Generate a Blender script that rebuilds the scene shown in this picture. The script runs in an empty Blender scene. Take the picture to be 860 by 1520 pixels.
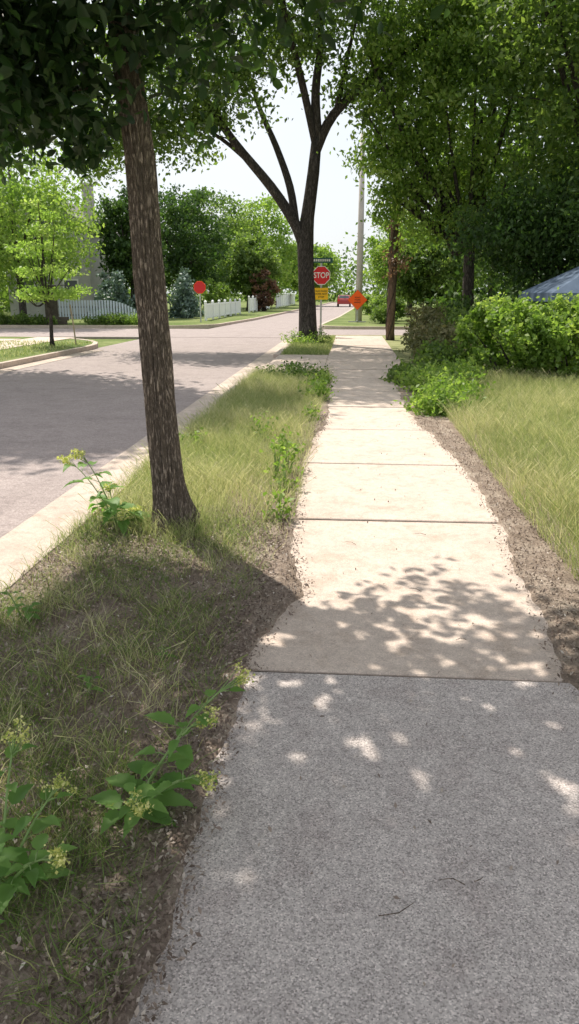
import bpy, math, random
import numpy as np
from mathutils import Vector
random.seed(7)
scene=bpy.context.scene
COL=scene.collection
rad=math.radians

# ------------------------------------------------------------ helpers
def tag(o,label=None,category=None,kind=None,group=None):
    if label: o["label"]=label
    if category: o["category"]=category
    if kind: o["kind"]=kind
    if group: o["group"]=group
    return o
def empty(name,loc,**k):
    o=bpy.data.objects.new(name,None); o.empty_display_size=.2; o.location=loc
    COL.objects.link(o); return tag(o,**k)
def mesh_obj(name,verts,faces,mat,parent=None,origin=(0,0,0),smooth=False,rnd=None,**k):
    """verts in world coordinates"""
    me=bpy.data.meshes.new(name)
    V=np.asarray(verts,dtype=np.float64).reshape(-1,3)-np.asarray(origin)
    if isinstance(faces,np.ndarray):
        nf,w=faces.shape
        me.vertices.add(len(V)); me.vertices.foreach_set("co",V.ravel().astype(np.float32))
        me.loops.add(nf*w); me.loops.foreach_set("vertex_index",faces.ravel().astype(np.int32))
        me.polygons.add(nf); me.polygons.foreach_set("loop_start",(np.arange(nf)*w).astype(np.int32))
        me.polygons.foreach_set("loop_total",np.full(nf,w,dtype=np.int32))
        me.update(calc_edges=True)
    else:
        me.from_pydata([tuple(v) for v in V],[],faces); me.update()
    if rnd is not None:
        a=me.attributes.new("rnd","FLOAT","POINT"); a.data.foreach_set("value",np.asarray(rnd,dtype=np.float32))
    if smooth:
        me.polygons.foreach_set("use_smooth",np.ones(len(me.polygons),dtype=bool))
    if mat: me.materials.append(mat)
    o=bpy.data.objects.new(name,me); COL.objects.link(o)
    if parent is not None: o.parent=parent
    else: o.location=origin
    return tag(o,**k)
class Geo:
    def __init__(s): s.v=[]; s.f=[]
    def add(s,v,f):
        b=len(s.v); s.v+= [tuple(p) for p in v]; s.f+=[tuple(i+b for i in q) for q in f]
    def box(s,x0,x1,y0,y1,z0,z1):
        s.add([(x0,y0,z0),(x1,y0,z0),(x1,y1,z0),(x0,y1,z0),(x0,y0,z1),(x1,y0,z1),(x1,y1,z1),(x0,y1,z1)],
              [(0,3,2,1),(4,5,6,7),(0,1,5,4),(1,2,6,5),(2,3,7,6),(3,0,4,7)])
    def tube(s,pts,rads,n=8,fn=None):
        P=[Vector(p) for p in pts]; b=len(s.v)
        u=None
        for i,p in enumerate(P):
            t=(P[min(i+1,len(P)-1)]-P[max(i-1,0)]).normalized()
            if u is None:
                u=Vector((1,0,0)) if abs(t.x)<.8 else Vector((0,1,0))
            u=(u-t*u.dot(t)).normalized(); w=t.cross(u)
            for k in range(n):
                a=2*math.pi*k/n
                r=rads[i]*(fn(a,i/(len(P)-1),p) if fn else 1)
                s.v.append(tuple(p+u*math.cos(a)*r+w*math.sin(a)*r))
        for i in range(len(P)-1):
            for k in range(n):
                k2=(k+1)%n
                s.f.append((b+i*n+k,b+i*n+k2,b+(i+1)*n+k2,b+(i+1)*n+k))
        s.f.append(tuple(b+(len(P)-1)*n+k for k in range(n)))
        s.f.append(tuple(b+k for k in reversed(range(n))))
    def obj(s,name,mat,parent=None,origin=(0,0,0),smooth=False,**k):
        return mesh_obj(name,s.v,s.f,mat,parent,origin,smooth,**k)

def new_mat(name):
    m=bpy.data.materials.new(name); m.use_nodes=True; nt=m.node_tree
    for n in list(nt.nodes): nt.nodes.remove(n)
    out=nt.nodes.new("ShaderNodeOutputMaterial")
    b=nt.nodes.new("ShaderNodeBsdfPrincipled"); nt.links.new(b.outputs[0],out.inputs[0])
    return m,nt,b,out
def ramp(nt,fac,stops):
    r=nt.nodes.new("ShaderNodeValToRGB")
    e=r.color_ramp.elements
    while len(e)>len(stops): e.remove(e[-1])
    while len(e)<len(stops): e.new(1.0)
    for i,(p,c) in enumerate(stops):
        e[i].position=p; e[i].color=(*c,1)
    nt.links.new(fac,r.inputs[0]); return r.outputs[0]
def noise(nt,scale,detail=4,rough=.6,vec=None):
    n=nt.nodes.new("ShaderNodeTexNoise"); n.inputs["Scale"].default_value=scale
    n.inputs["Detail"].default_value=detail; n.inputs["Roughness"].default_value=rough
    if vec is None:
        g=nt.nodes.new("ShaderNodeNewGeometry"); vec=g.outputs["Position"]
    nt.links.new(vec,n.inputs["Vector"]); return n.outputs[0]
def mix(nt,fac,a,b,mode="MIX"):
    m=nt.nodes.new("ShaderNodeMix"); m.data_type="RGBA"; m.blend_type=mode
    for s,v in ((m.inputs[0],fac),(m.inputs[6],a),(m.inputs[7],b)):
        if isinstance(v,(int,float)): s.default_value=v
        elif isinstance(v,tuple): s.default_value=(*v,1)
        else: nt.links.new(v,s)
    return m.outputs[2]
def bump(nt,b,h,strength=.5,dist=.01):
    n=nt.nodes.new("ShaderNodeBump"); n.inputs["Strength"].default_value=strength; n.inputs["Distance"].default_value=dist
    nt.links.new(h,n.inputs["Height"]); nt.links.new(n.outputs[0],b.inputs["Normal"])
def simple(name,c,rough=.6,var=.15,scale=6,spec=.3,metal=0):
    m,nt,b,_=new_mat(name)
    col=ramp(nt,noise(nt,scale),[(.3,tuple(x*(1-var) for x in c)),(.7,tuple(min(1,x*(1+var)) for x in c))])
    nt.links.new(col,b.inputs["Base Color"]); b.inputs["Roughness"].default_value=rough
    b.inputs["Specular IOR Level"].default_value=spec; b.inputs["Metallic"].default_value=metal
    return m
def foliage(name,stops,trans=.35,tgain=(1.5,1.7,.8),rough=.5,spec=.3):
    m,nt,b,out=new_mat(name)
    at=nt.nodes.new("ShaderNodeAttribute"); at.attribute_name="rnd"
    c=ramp(nt,at.outputs["Fac"],stops)
    nt.links.new(c,b.inputs["Base Color"]); b.inputs["Roughness"].default_value=rough
    b.inputs["Specular IOR Level"].default_value=spec
    tr=nt.nodes.new("ShaderNodeBsdfTranslucent")
    nt.links.new(mix(nt,1.0,c,tgain,"MULTIPLY"),tr.inputs[0])
    ms=nt.nodes.new("ShaderNodeMixShader"); ms.inputs[0].default_value=trans
    nt.links.new(b.outputs[0],ms.inputs[1]); nt.links.new(tr.outputs[0],ms.inputs[2]); nt.links.new(ms.outputs[0],out.inputs[0])
    return m

# ------------------------------------------------------------ materials
def concrete(name,c,speck,scale=170,bs=.35,stain=.25,wear=None):
    m,nt,b,_=new_mat(name)
    big=ramp(nt,noise(nt,1.6,5,.65),[(.3,tuple(x*(1-stain) for x in c)),(.68,c)])
    v=nt.nodes.new("ShaderNodeTexVoronoi"); v.inputs["Scale"].default_value=scale
    g=nt.nodes.new("ShaderNodeNewGeometry"); nt.links.new(g.outputs["Position"],v.inputs["Vector"])
    sp=nt.nodes.new("ShaderNodeSeparateColor"); nt.links.new(v.outputs["Color"],sp.inputs[0])
    s=ramp(nt,sp.outputs[0],[(0,(1-speck,)*3),(.35,(1-speck*.35,)*3),(.8,(1,1,1)),(1,(1+speck*.6,)*3)])
    col=mix(nt,1.0,big,s,"MULTIPLY")
    n2=ramp(nt,noise(nt,22,6,.7),[(.35,(.84,.83,.83)),(.65,(1.04,1.04,1.03))])
    col=mix(nt,1.0,col,n2,"MULTIPLY")
    if wear:
        wv=ramp(nt,noise(nt,4.5,7,.72),[(.36,wear),(.5,(1,1,1))]); col=mix(nt,1.0,col,wv,"MULTIPLY")
    nt.links.new(col,b.inputs["Base Color"]); b.inputs["Roughness"].default_value=.85; b.inputs["Specular IOR Level"].default_value=.2
    bump(nt,b,sp.outputs[0],bs,.003); return m
M_conc_old=concrete("aggregate_concrete",(.66,.59,.56),.55,230,.4,.13,(.88,.86,.86))
M_conc=concrete("warm_concrete",(.70,.585,.505),.26,230,.25,.12,(.86,.83,.80))
M_kerb=concrete("kerb_concrete",(.68,.57,.49),.25,200,.3,.2,(.84,.81,.79))
M_asph=concrete("worn_asphalt",(.43,.365,.35),.32,110,.4,.15,(.86,.85,.85))
def groundmat(name,stops,scale=3,fine=60):
    m,nt,b,_=new_mat(name)
    c=ramp(nt,noise(nt,scale,6,.7),stops)
    f=ramp(nt,noise(nt,fine,5,.75),[(.3,(.55,.55,.55)),(.7,(1.3,1.3,1.3))])
    c=mix(nt,1.0,c,f,"MULTIPLY")
    nt.links.new(c,b.inputs["Base Color"]); b.inputs["Roughness"].default_value=.95; b.inputs["Specular IOR Level"].default_value=.1
    bump(nt,b,noise(nt,fine,5,.7),.9,.02); return m
M_soil=groundmat("litter_soil",[(.3,(.22,.17,.13)),(.5,(.36,.285,.23)),(.7,(.52,.44,.36))],4,70)
M_lawn=groundmat("dry_lawn",[(.35,(.20,.23,.09)),(.55,(.35,.36,.18)),(.75,(.48,.45,.28))],1.5,40)
M_field=groundmat("far_grass",[(.35,(.10,.15,.04)),(.65,(.24,.27,.11))],.4,8)
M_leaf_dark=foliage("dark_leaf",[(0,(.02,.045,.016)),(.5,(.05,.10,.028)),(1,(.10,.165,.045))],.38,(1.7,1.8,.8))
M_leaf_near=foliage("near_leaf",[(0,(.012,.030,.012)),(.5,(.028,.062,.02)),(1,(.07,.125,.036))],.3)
M_leaf_mid=foliage("mid_leaf",[(0,(.045,.085,.026)),(.5,(.11,.175,.05)),(1,(.23,.30,.10))],.5,(1.7,1.8,.8))
M_leaf_light=foliage("light_leaf",[(0,(.09,.16,.035)),(.5,(.19,.29,.07)),(1,(.36,.44,.15))],.5,(1.6,1.7,.8))
M_leaf_olive=foliage("olive_leaf",[(0,(.07,.08,.035)),(.5,(.15,.16,.07)),(1,(.30,.26,.15))],.35,(1.3,1.3,.9))
M_leaf_young=foliage("young_leaf",[(0,(.16,.25,.06)),(.5,(.28,.38,.11)),(1,(.45,.52,.2))],.5)
M_leaf_blue=foliage("blue_spruce_leaf",[(0,(.07,.12,.10)),(1,(.20,.27,.24))],.15)
M_leaf_red=foliage("red_leaf",[(0,(.09,.05,.04)),(1,(.24,.13,.09))],.3)
M_leaf_dead=foliage("dead_leaf",[(0,(.12,.08,.045)),(1,(.32,.19,.12))],.3,(1.2,1.1,.9))
M_weed=foliage("weed_leaf",[(0,(.10,.21,.05)),(1,(.23,.38,.11))],.45)
M_stem=simple("green_stem",(.20,.30,.10),.5)
M_flower=foliage("flower",[(0,(.32,.38,.10)),(.6,(.60,.58,.22)),(1,(.85,.78,.42))],.3)
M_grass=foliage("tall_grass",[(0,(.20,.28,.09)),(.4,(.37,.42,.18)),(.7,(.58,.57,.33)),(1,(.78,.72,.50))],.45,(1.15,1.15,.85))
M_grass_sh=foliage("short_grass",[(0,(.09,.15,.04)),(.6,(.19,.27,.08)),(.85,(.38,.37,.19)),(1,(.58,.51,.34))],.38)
M_litter=foliage("litter",[(0,(.14,.10,.08)),(.5,(.34,.27,.22)),(.85,(.52,.44,.37)),(1,(.68,.62,.55))],.1,(1,1,1))
M_red=simple("sign_red",(.66,.03,.035),.35,.04); M_white=simple("sign_white",(.8,.8,.78),.4,.04)
M_yellow=simple("sign_yellow",(.88,.52,.02),.4,.04); M_black=simple("sign_black",(.02,.02,.02),.5,.1)
M_orange=simple("sign_orange",(1,.13,.015),.45,.02); M_signgreen=simple("sign_green",(.03,.10,.09),.4,.06)
M_steel=simple("galvanised_steel",(.46,.47,.47),.45,.1,spec=.5,metal=.3)
M_vinyl=simple("white_vinyl",(.86,.87,.89),.5,.04,2)
M_bluegrey=simple("blue_grey_paint",(.60,.67,.77),.6,.1,2)
M_darkwood=simple("dark_wood",(.09,.075,.06),.8,.3,4)
M_palewood=simple("pale_wood",(.42,.34,.25),.8,.2,6)
M_palepole=simple("pale_pole",(.50,.46,.43),.85,.12,3)
M_tarp=simple("blue_tarp",(.12,.16,.23),.8,.2,2,.1)
M_siding=simple("grey_siding",(.40,.39,.38),.8,.08,2); M_roof=simple("shingle",(.18,.17,.165),.9,.25,5)
M_glass=simple("dark_glass",(.05,.06,.07),.12,.1,2,.6); M_brick=simple("chimney_stone",(.42,.39,.37),.9,.2,6)
M_carred=simple("car_paint",(.36,.03,.03),.3,.05,2,.6); M_rubber=simple("tyre_rubber",(.02,.02,.02),.8)
M_lamp=simple("tail_lamp",(.6,.02,.02),.3); M_trim=simple("white_trim",(.7,.7,.68),.5,.05)
def bark(name,c1,c2,sc=9,st=.22,dist=.018):
    m,nt,b,_=new_mat(name)
    g=nt.nodes.new("ShaderNodeNewGeometry"); mp=nt.nodes.new("ShaderNodeMapping"); mp.inputs["Scale"].default_value=(1,1,st)
    nt.links.new(g.outputs["Position"],mp.inputs[0])
    n=noise(nt,sc*4,6,.62,mp.outputs[0])
    n2=noise(nt,sc,4,.6,mp.outputs[0])
    n3=noise(nt,sc*14,6,.7)
    c2b=tuple(x*1.3 for x in c2)
    h=ramp(nt,n,[(.26,(.75,)*3),(.41,(.6,)*3),(.485,(.0,)*3),(.53,(.15,)*3),(.60,(.8,)*3),(.8,(1,)*3)])
    c=mix(nt,h,c1,c2b)
    c=mix(nt,1.0,c,ramp(nt,n2,[(.3,(.78,.78,.78)),(.7,(1.12,1.1,1.08))]),"MULTIPLY")
    c=mix(nt,1.0,c,ramp(nt,n3,[(.3,(.65,.65,.65)),(.7,(1.3,1.3,1.3))]),"MULTIPLY")
    nt.links.new(c,b.inputs["Base Color"]); b.inputs["Roughness"].default_value=.95; b.inputs["Specular IOR Level"].default_value=.1
    bump(nt,b,h,1.0,dist); return m
M_bark=bark("furrowed_bark",(.16,.13,.105),(.36,.30,.25),15,.2,.016); M_bark2=bark("dark_bark",(.05,.044,.041),(.12,.105,.097),5,.25)
M_polewood=bark("pole_wood",(.13,.10,.08),(.24,.18,.145),8,.08)

# ------------------------------------------------------------ world, sun, camera
el=rad(58); az=rad(39)
L=Vector((math.sin(az)*math.cos(el),-math.cos(az)*math.cos(el),-math.sin(el)))
w=bpy.data.worlds.new("World"); scene.world=w; w.use_nodes=True
nt=w.node_tree; bg=nt.nodes["Background"]
sky=nt.nodes.new("ShaderNodeTexSky"); sky.sky_type="NISHITA"; sky.sun_disc=False
sky.sun_elevation=el; sky.sun_rotation=-az; sky.air_density=1.0; sky.dust_density=3.0; sky.ozone_density=1.0
tc=nt.nodes.new("ShaderNodeTexCoord")
cl=noise(nt,2.2,5,.6,tc.outputs["Generated"])
hz=ramp(nt,cl,[(.3,(.68,.68,.68)),(.7,(.92,.92,.92))])
skymix=mix(nt,hz,sky.outputs[0],(7.0,7.25,7.5))     # thin bright haze veil
nt.links.new(skymix,bg.inputs[0]); bg.inputs[1].default_value=.15
sd=bpy.data.lights.new("sun","SUN"); sd.energy=5.8; sd.angle=rad(.53); sd.color=(1,.93,.82)
so=bpy.data.objects.new("sun",sd); COL.objects.link(so); so.rotation_mode="QUATERNION"; so.rotation_quaternion=L.to_track_quat("-Z","Y"); so.location=(-10,20,30)
cd=bpy.data.cameras.new("camera"); cam=bpy.data.objects.new("camera",cd); COL.objects.link(cam)
cd.sensor_fit="VERTICAL"; cd.sensor_height=36; cd.lens=26; cd.clip_end=2000; cd.clip_start=.05
cam.location=(0,0,1.6); cam.rotation_euler=(rad(90-16.5),0,rad(4.46)); scene.camera=cam
scene.view_settings.view_transform="Standard"; scene.view_settings.look="None"; scene.view_settings.exposure=0

# ------------------------------------------------------------ ground, roads
def sheet(name,pts,z,mat,label,cat="ground",skirt=None):
    n=len(pts); v=[(x,y,z) for x,y in pts]; f=[tuple(range(n))]
    if skirt is not None:
        v+=[(x,y,skirt) for x,y in pts]
        f+=[(i,i+n,(i+1)%n+n,(i+1)%n) for i in range(n)]
    return mesh_obj(name,v,f,mat,kind="structure",label=label,category=cat)
def along(pts,Y):
    for (x0,y0),(x1,y1) in zip(pts,pts[1:]):
        if y0<=Y<=y1: return x0+(x1-x0)*(Y-y0)/(y1-y0)
    return pts[-1][0] if Y>pts[-1][1] else pts[0][0]
sheet("ground",[(-900,-300),(900,-300),(900,1500),(-900,1500)],-.2,M_field,"wide grassy ground reaching to the horizon")
KR=[(-1.88,-6),(-1.87,15.2),(-1.85,20.2),(-1.82,28.4)]
KRf=[(-1.5,38.8),(-.6,54),(.4,80),(1.4,110),(2.2,150)]
KL=[(-8.5,-6),(-8.3,17),(-8.2,23)]
KLf=[(-6.9,41),(-6.3,50),(-5.4,75),(-4.0,115),(-3.2,150)]
road=[(-2.0,-6),(-1.95,30),(-1.6,37),(-.7,54),(.3,80),(1.3,110),(2.1,150),(-3.1,150),(-3.9,115),(-5.3,75),(-6.2,50),(-7.0,37),(-8.1,30),(-8.4,-6)]
sheet("road",road,-.12,M_asph,"sunlit worn asphalt street between the kerbs","road",-.19)
sheet("cross_street",[(-70,30.2),(70,30.2),(70,37.3),(-70,37.3)],-.112,M_asph,"asphalt side street crossing the road","road",-.19)
def ribbon(name,pts,w0,w1,z0,z1,mat,label,cat="kerb"):
    P=[Vector((x,y)) for x,y in pts]; v=[];f=[]
    for i,p in enumerate(P):
        t=(P[min(i+1,len(P)-1)]-P[max(i-1,0)]).normalized(); n=Vector((-t.y,t.x))
        a=p+n*w0; b=p+n*w1
        v+=[(a.x,a.y,z0),(a.x,a.y,z1),(b.x,b.y,z1),(b.x,b.y,z0)]
    for i in range(len(P)-1):
        for k in range(3):
            f.append((i*4+k,i*4+k+1,(i+1)*4+k+1,(i+1)*4+k))
    f+=[(0,1,2,3),tuple((len(P)-1)*4+k for k in (3,2,1,0))]
    return mesh_obj(name,v,f,mat,kind="structure",label=label,category=cat)
def arc(cx,cy,r,a0,a1,n=8): return [(cx+r*math.cos(rad(a0+(a1-a0)*i/n)),cy+r*math.sin(rad(a0+(a1-a0)*i/n))) for i in range(n+1)]
cornR=KR[:]+arc(-.32,28.5,1.5,180,90)[1:]+[(40,30)]
ribbon("kerb",cornR[:2],0,.16,-.19,.012,M_kerb,"pale concrete kerb beside the grass verge")
ribbon("kerb",[(-1.87,15.2),(-1.85,20.2)],0,.16,-.19,-.075,M_kerb,"lowered concrete kerb at the driveway apron")
ribbon("kerb",cornR[2:],0,.16,-.19,.012,M_kerb,"concrete kerb curving round the street corner")
ribbon("gutter",[(-1.88,-6),(-1.87,15.2),(-1.85,20.2),(-1.82,28.4)],.163,.62,-.19,-.112,M_kerb,"sunlit concrete gutter pan along the kerb","gutter")
cornL=KL[:]+arc(-13.2,23,5,0,90)[1:]+[(-60,28)]
ribbon("kerb",cornL,0,-.16,-.19,.012,M_kerb,"concrete kerb round the opposite corner lawn")
ribbon("gutter",cornL[:3],-.163,-.6,-.19,-.111,M_kerb,"concrete gutter pan on the opposite side","gutter")
fl=[(-60,38.2)]+arc(-10.0,41.2,3,270,360)+KLf[1:]
ribbon("kerb",fl,0,-.16,-.19,.012,M_kerb,"concrete kerb beyond the side street")
fr=[(40,37.8)]+arc(.6,39.8,2,270,180)+KRf[1:]
ribbon("kerb",fr,0,.16,-.19,.012,M_kerb,"concrete kerb beyond the side street")
sheet("lawn",cornR+[(40,-6)],0,M_lawn,"dry tall grass lawn and verge ground")
sheet("lawn",cornL+[(-60,-6)],0,M_field,"grass corner lot across the street")
sheet("lawn",fl+[(-60,150)],0,M_field,"grass lots beyond the side street")
sheet("lawn",fr+[(40,150)],0,M_field,"grass lots beyond the side street")
sheet("path",[(-11.6,-6),(-10.1,-6),(-10.1,27.5),(-11.6,27.5)],.02,M_conc,"pale concrete path across the street","path",-.01)
sheet("path",[(-60,25),(-11.7,25),(-11.7,26.4),(-60,26.4)],.02,M_conc,"pale concrete path across the street","path",-.01)
sheet("driveway",[(-1.86,15.25),(-.53,15.25),(-.53,20.15),(-1.84,20.15)],.012,M_conc,"concrete driveway apron between kerb and pavement","driveway",-.1)
# pavement slabs
joints=[-2.8,-.95,.98,2.88,5.15,7.0,8.88,10.72,12.55,14.4,16.25,18.1,19.95,21.8,23.65,25.5,27.4,29.3]
rs=random.Random(3)
for part,(mat,rng_,lab) in enumerate([(M_conc_old,range(0,3),"grey exposed aggregate concrete pavement slabs"),(M_conc,range(3,len(joints)-1),"warm pale concrete pavement slabs with dark joints")]):
    g=Geo()
    for i in rng_:
        gp=lambda y:.010+.0028*max(0,min(y,14)-3)
        y0=joints[i]+gp(joints[i]);y1=joints[i+1]-gp(joints[i+1]); x0=-.52;x1=1.27
        dz=[rs.uniform(-.003,.006) for _ in range(4)]; b=.006
        z=.02
        v=[(x0,y0,-.05),(x1,y0,-.05),(x1,y1,-.05),(x0,y1,-.05),
           (x0,y0,z-b+dz[0]),(x1,y0,z-b+dz[1]),(x1,y1,z-b+dz[2]),(x0,y1,z-b+dz[3]),
           (x0+b,y0+b,z+dz[0]),(x1-b,y0+b,z+dz[1]),(x1-b,y1-b,z+dz[2]),(x0+b,y1-b,z+dz[3])]
        f=[(0,1,5,4),(1,2,6,5),(2,3,7,6),(3,0,4,7),(4,5,9,8),(5,6,10,9),(6,7,11,10),(7,4,8,11),(8,9,10,11)]
        g.add(v,f)
    g.obj("sidewalk",mat,kind="structure",label=lab,category="pavement")
M_joint=groundmat("joint_dirt",[(.3,(.035,.03,.022)),(.7,(.09,.07,.045))],30,90)
sheet("soil",[(-.51,-3),(1.26,-3),(1.26,29.3),(-.51,29.3)],.0105,M_joint,"dark dirt in the joints between slabs","soil")
def wob(y,s=0): return .014*math.sin(y*5.1+s)+.009*math.sin(y*13.7+2*s)+.006*math.sin(y*31+s)
EL=[(-.48,-3),(-.46,1.0),(-.43,1.85),(-.40,2.6),(-.42,2.95),(-.33,3.3),(-.21,3.72),(-.30,4.2),(-.36,5.2),(-.40,7),(-.34,8.4),(-.25,9.3),(-.25,10.7),(-.3,14.5)]
ER=[(1.15,-3),(1.06,2.4),(.95,2.9),(.99,3.3),(1.01,4.1),(1.10,5.2),(1.10,7),(.97,8.6),(.88,9.4),(.82,10.7),(.85,14),(1.1,22)]
def edgeL(y): return along([(a,b) for a,b in EL],y)+wob(y)
def edgeR(y): return along([(a,b) for a,b in ER],y)+wob(y,1.7)
def soilstrip(name,ef,out,y0,y1,label):
    v=[];f=[];ys=np.arange(y0,y1,.03); sgn=1 if out>ef(2) else -1
    for y in ys:
        e=ef(y); v+=[(e,y,.018),(e+sgn*.03,y,.032),(e+sgn*.12,y,.036),(out,y,.006)]
    for i in range(len(ys)-1):
        for k in range(3): f.append((i*4+k,i*4+k+1,(i+1)*4+k+1,(i+1)*4+k))
    mesh_obj(name,v,f,M_soil,kind="structure",label=label,category="soil")
soilstrip("soil",edgeL,-.95,-3,14.6,"brown soil and leaf litter creeping over the slab edge")
soilstrip("soil",edgeR,1.75,-3,13,"brown soil and leaf litter along the pavement edge")
sheet("soil",[(-1.875,-6),(-.9,-6),(-.9,5.0),(-1.2,5.3),(-1.7,5.0),(-1.87,4.8)],.005,M_soil,"bare brown soil under the tree","soil")

# ------------------------------------------------------------ numpy scatter
def nrm(a): return a/np.maximum(np.linalg.norm(a,axis=1,keepdims=True),1e-9)
def leaf_cloud(name,pts,size,mat,parent,origin,rnd,rng,aspect=.55,upb=.9,fancy=False,vary=.35,down=.3,**k):
    n=len(pts); a=rng.normal(size=(n,3)); a[:,2]-=down; a=nrm(a)
    nn=rng.normal(size=(n,3)); nn[:,2]+=upb; nn=nn-a*np.sum(nn*a,1,keepdims=True); nn=nrm(nn); b=np.cross(nn,a)
    s=(size*(1+vary*rng.uniform(-1,1,n)))[:,None]; wd=s*aspect
    p=pts-a*s*.5
    if fancy:
        fo=nn*s*.10
        V=np.stack([p,p+a*s*.28+b*wd*.45+fo,p+a*s*.66+b*wd*.36+fo*.8,p+a*s-fo*.8,p+a*s*.66-b*wd*.36+fo*.8,p+a*s*.28-b*wd*.45+fo],1).reshape(-1,3)
        base=(np.arange(n)*6)[:,None]
        F=np.concatenate([base+np.array([[0,1,2,3]]),base+np.array([[0,3,4,5]])]); m=6
    else:
        V=np.stack([p,p+a*s*.45+b*wd*.5+nn*s*.1,p+a*s,p+a*s*.45-b*wd*.5+nn*s*.1],1).reshape(-1,3)
        F=(np.arange(n)*4)[:,None]+np.array([[0,1,2,3]]); m=4
    return mesh_obj(name,V,F,mat,parent,origin,rnd=np.repeat(np.clip(rnd,0,1),m),**k)
def clump_pts(ells,nsub,per,subr,rng,flat=.6,shell=.45,zmin=None):
    E=np.array(ells,dtype=float); vol=E[:,3]*E[:,4]*E[:,5]; vol=vol**.8; c=rng.choice(len(E),nsub,p=vol/vol.sum())
    d=nrm(rng.normal(size=(nsub,3))); r=shell+(1-shell)*rng.uniform(0,1,nsub)**.6
    C=E[c,:3]+d*E[c,3:6]*r[:,None]
    if zmin is not None: C[:,2]=np.maximum(C[:,2],zmin)
    k=np.maximum(4,(per*rng.uniform(.5,1.5,nsub)).astype(int)); idx=np.repeat(np.arange(nsub),k)
    sr=subr*rng.uniform(.7,1.3,nsub)
    P=C[idx]+rng.normal(size=(len(idx),3))*sr[idx][:,None]*np.array([1,1,flat])*.6
    rn=.5*rng.uniform(0,1,nsub)[idx]+.5*rng.uniform(0,1,len(idx))
    return P,C,rn
def bezier(p0,p1,p2,n=6):
    p0,p1,p2=map(Vector,(p0,p1,p2))
    return [p0*(1-t)**2+p1*2*t*(1-t)+p2*t*t for t in [i/n for i in range(n+1)]]
def tree(name,label,base,trunk,tr,limbs,ells,nsub,per,subr,leaf,lmat,bmat,seed,fancy=False,twigs=60,trunk_fn=None,sides=14,zmin=None,cull=None,shell=.45,aspect=.55,cat="tree",upb=.9,flat=.6,down=.3,**k):
    rng=np.random.default_rng(seed)
    e=empty(name,base,label=label,category=cat,**k)
    g=Geo(); g.tube(trunk,tr,sides,trunk_fn)
    nodes=[(Vector(p),r) for p,r in list(zip(trunk,tr))[len(trunk)*2//3:]]
    for pts,rr in limbs:
        P=[Vector(p) for p in pts]; Q=[];R=[]
        for i in range(len(P)-1):
            a=P[max(i-1,0)];b=P[i];c=P[i+1];d=P[min(i+2,len(P)-1)]
            for s in range(4):
                t=s/4
                Q.append(.5*((2*b)+(c-a)*t+(2*a-5*b+4*c-d)*t*t+(-a+3*b-3*c+d)*t**3)); R.append(rr[i]+(rr[i+1]-rr[i])*t)
        Q.append(P[-1]);R.append(rr[-1])
        g.tube(Q,R,8); nodes+=list(zip(Q,R))
    P,C,rn=clump_pts(ells,nsub,per,subr,rng,flat,shell,zmin)
    if cull is not None:
        kx=cull(P); P=P[kx]; rn=rn[kx]
    order=list(range(len(C))); random.Random(seed).shuffle(order)
    for i in order[:twigs]:
        c=Vector(C[i])
        if cull is not None and not cull(np.array([C[i]]))[0]: continue
        best=min(nodes,key=lambda q:(q[0]-c).length+max(0,q[0].z-c.z)*.7)
        p,r=best; r0=min(r*.6,.012+.010*(p-c).length)
        mid=(p+c)/2+Vector((rng.uniform(-.15,.15),rng.uniform(-.15,.15),.12))*(p-c).length
        bz=bezier(p,mid,c); g.tube(bz,[r0*(1-.75*j/6) for j in range(7)],5)
        nodes+=[(q,r0*(1-.75*j/6)) for j,q in enumerate(bz) if j in(3,5)]
    g.obj("trunk",bmat,e,base,smooth=True)
    leaf_cloud("crown",P,leaf,lmat,e,base,rn,rng,aspect,upb,fancy,down=down)
    return e

# ---- tree one : leaning trunk in verge
def bark_fn(a,t,p):
    z=p.z
    s=0
    for k,(f,ph,ws) in enumerate([(11,0,2.1),(17,1.3,3.3),(7,2.2,1.4)]):
        s+=abs(math.sin(f*a+ph+1.3*math.sin(z*ws+ph)+.6*math.sin(z*9+a*2+ph)))
    s=s/3
    flare=1
    if z<.4: flare+= .8*((.4-z)/.4)**2*(1+.5*math.sin(3*a+.7))
    return (.83+.26*s+.025*math.sin(z*6+a))*flare
tz=np.linspace(-.06,3.7,210)
tp=[];trr=[]
for z in tz:
    x=-1.20-.045*z-.012*math.sin(z*1.6) - (.05*(z-2.4) if z>2.4 else 0)
    tp.append((x,4.87+.02*math.sin(z*1.3),z)); trr.append(.107-.008*z if z<2.4 else .088-.018*(z-2.4))
ti=lambda z:int(np.argmin(np.abs(tz-z)))
limbs1=[([tp[-1],(-1.5,4.7,4.4),(-1.5,4.2,5.6),(-1.3,3.8,6.6)],[.06,.055,.045,.02]),
 ([tp[ti(3.3)],(-1.9,4.7,3.75),(-2.6,4.8,4.1),(-3.3,4.9,4.3)],[.045,.04,.03,.012]),
 ([tp[ti(3.2)],(-.9,4.4,3.9),(-.2,3.6,4.5),(.6,2.8,4.9)],[.045,.035,.025,.012]),
 ([tp[ti(3.4)],(-1.3,3.8,4.1),(-1.2,2.6,4.6),(-.9,1.4,5.0)],[.06,.045,.035,.015]),
 ([tp[ti(3.5)],(-2.0,3.8,4.2),(-2.6,2.8,4.6),(-3.0,2.0,4.8)],[.05,.04,.03,.012])]
tsx=math.sin(az)/math.tan(el); tsy=math.cos(az)/math.tan(el)
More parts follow.
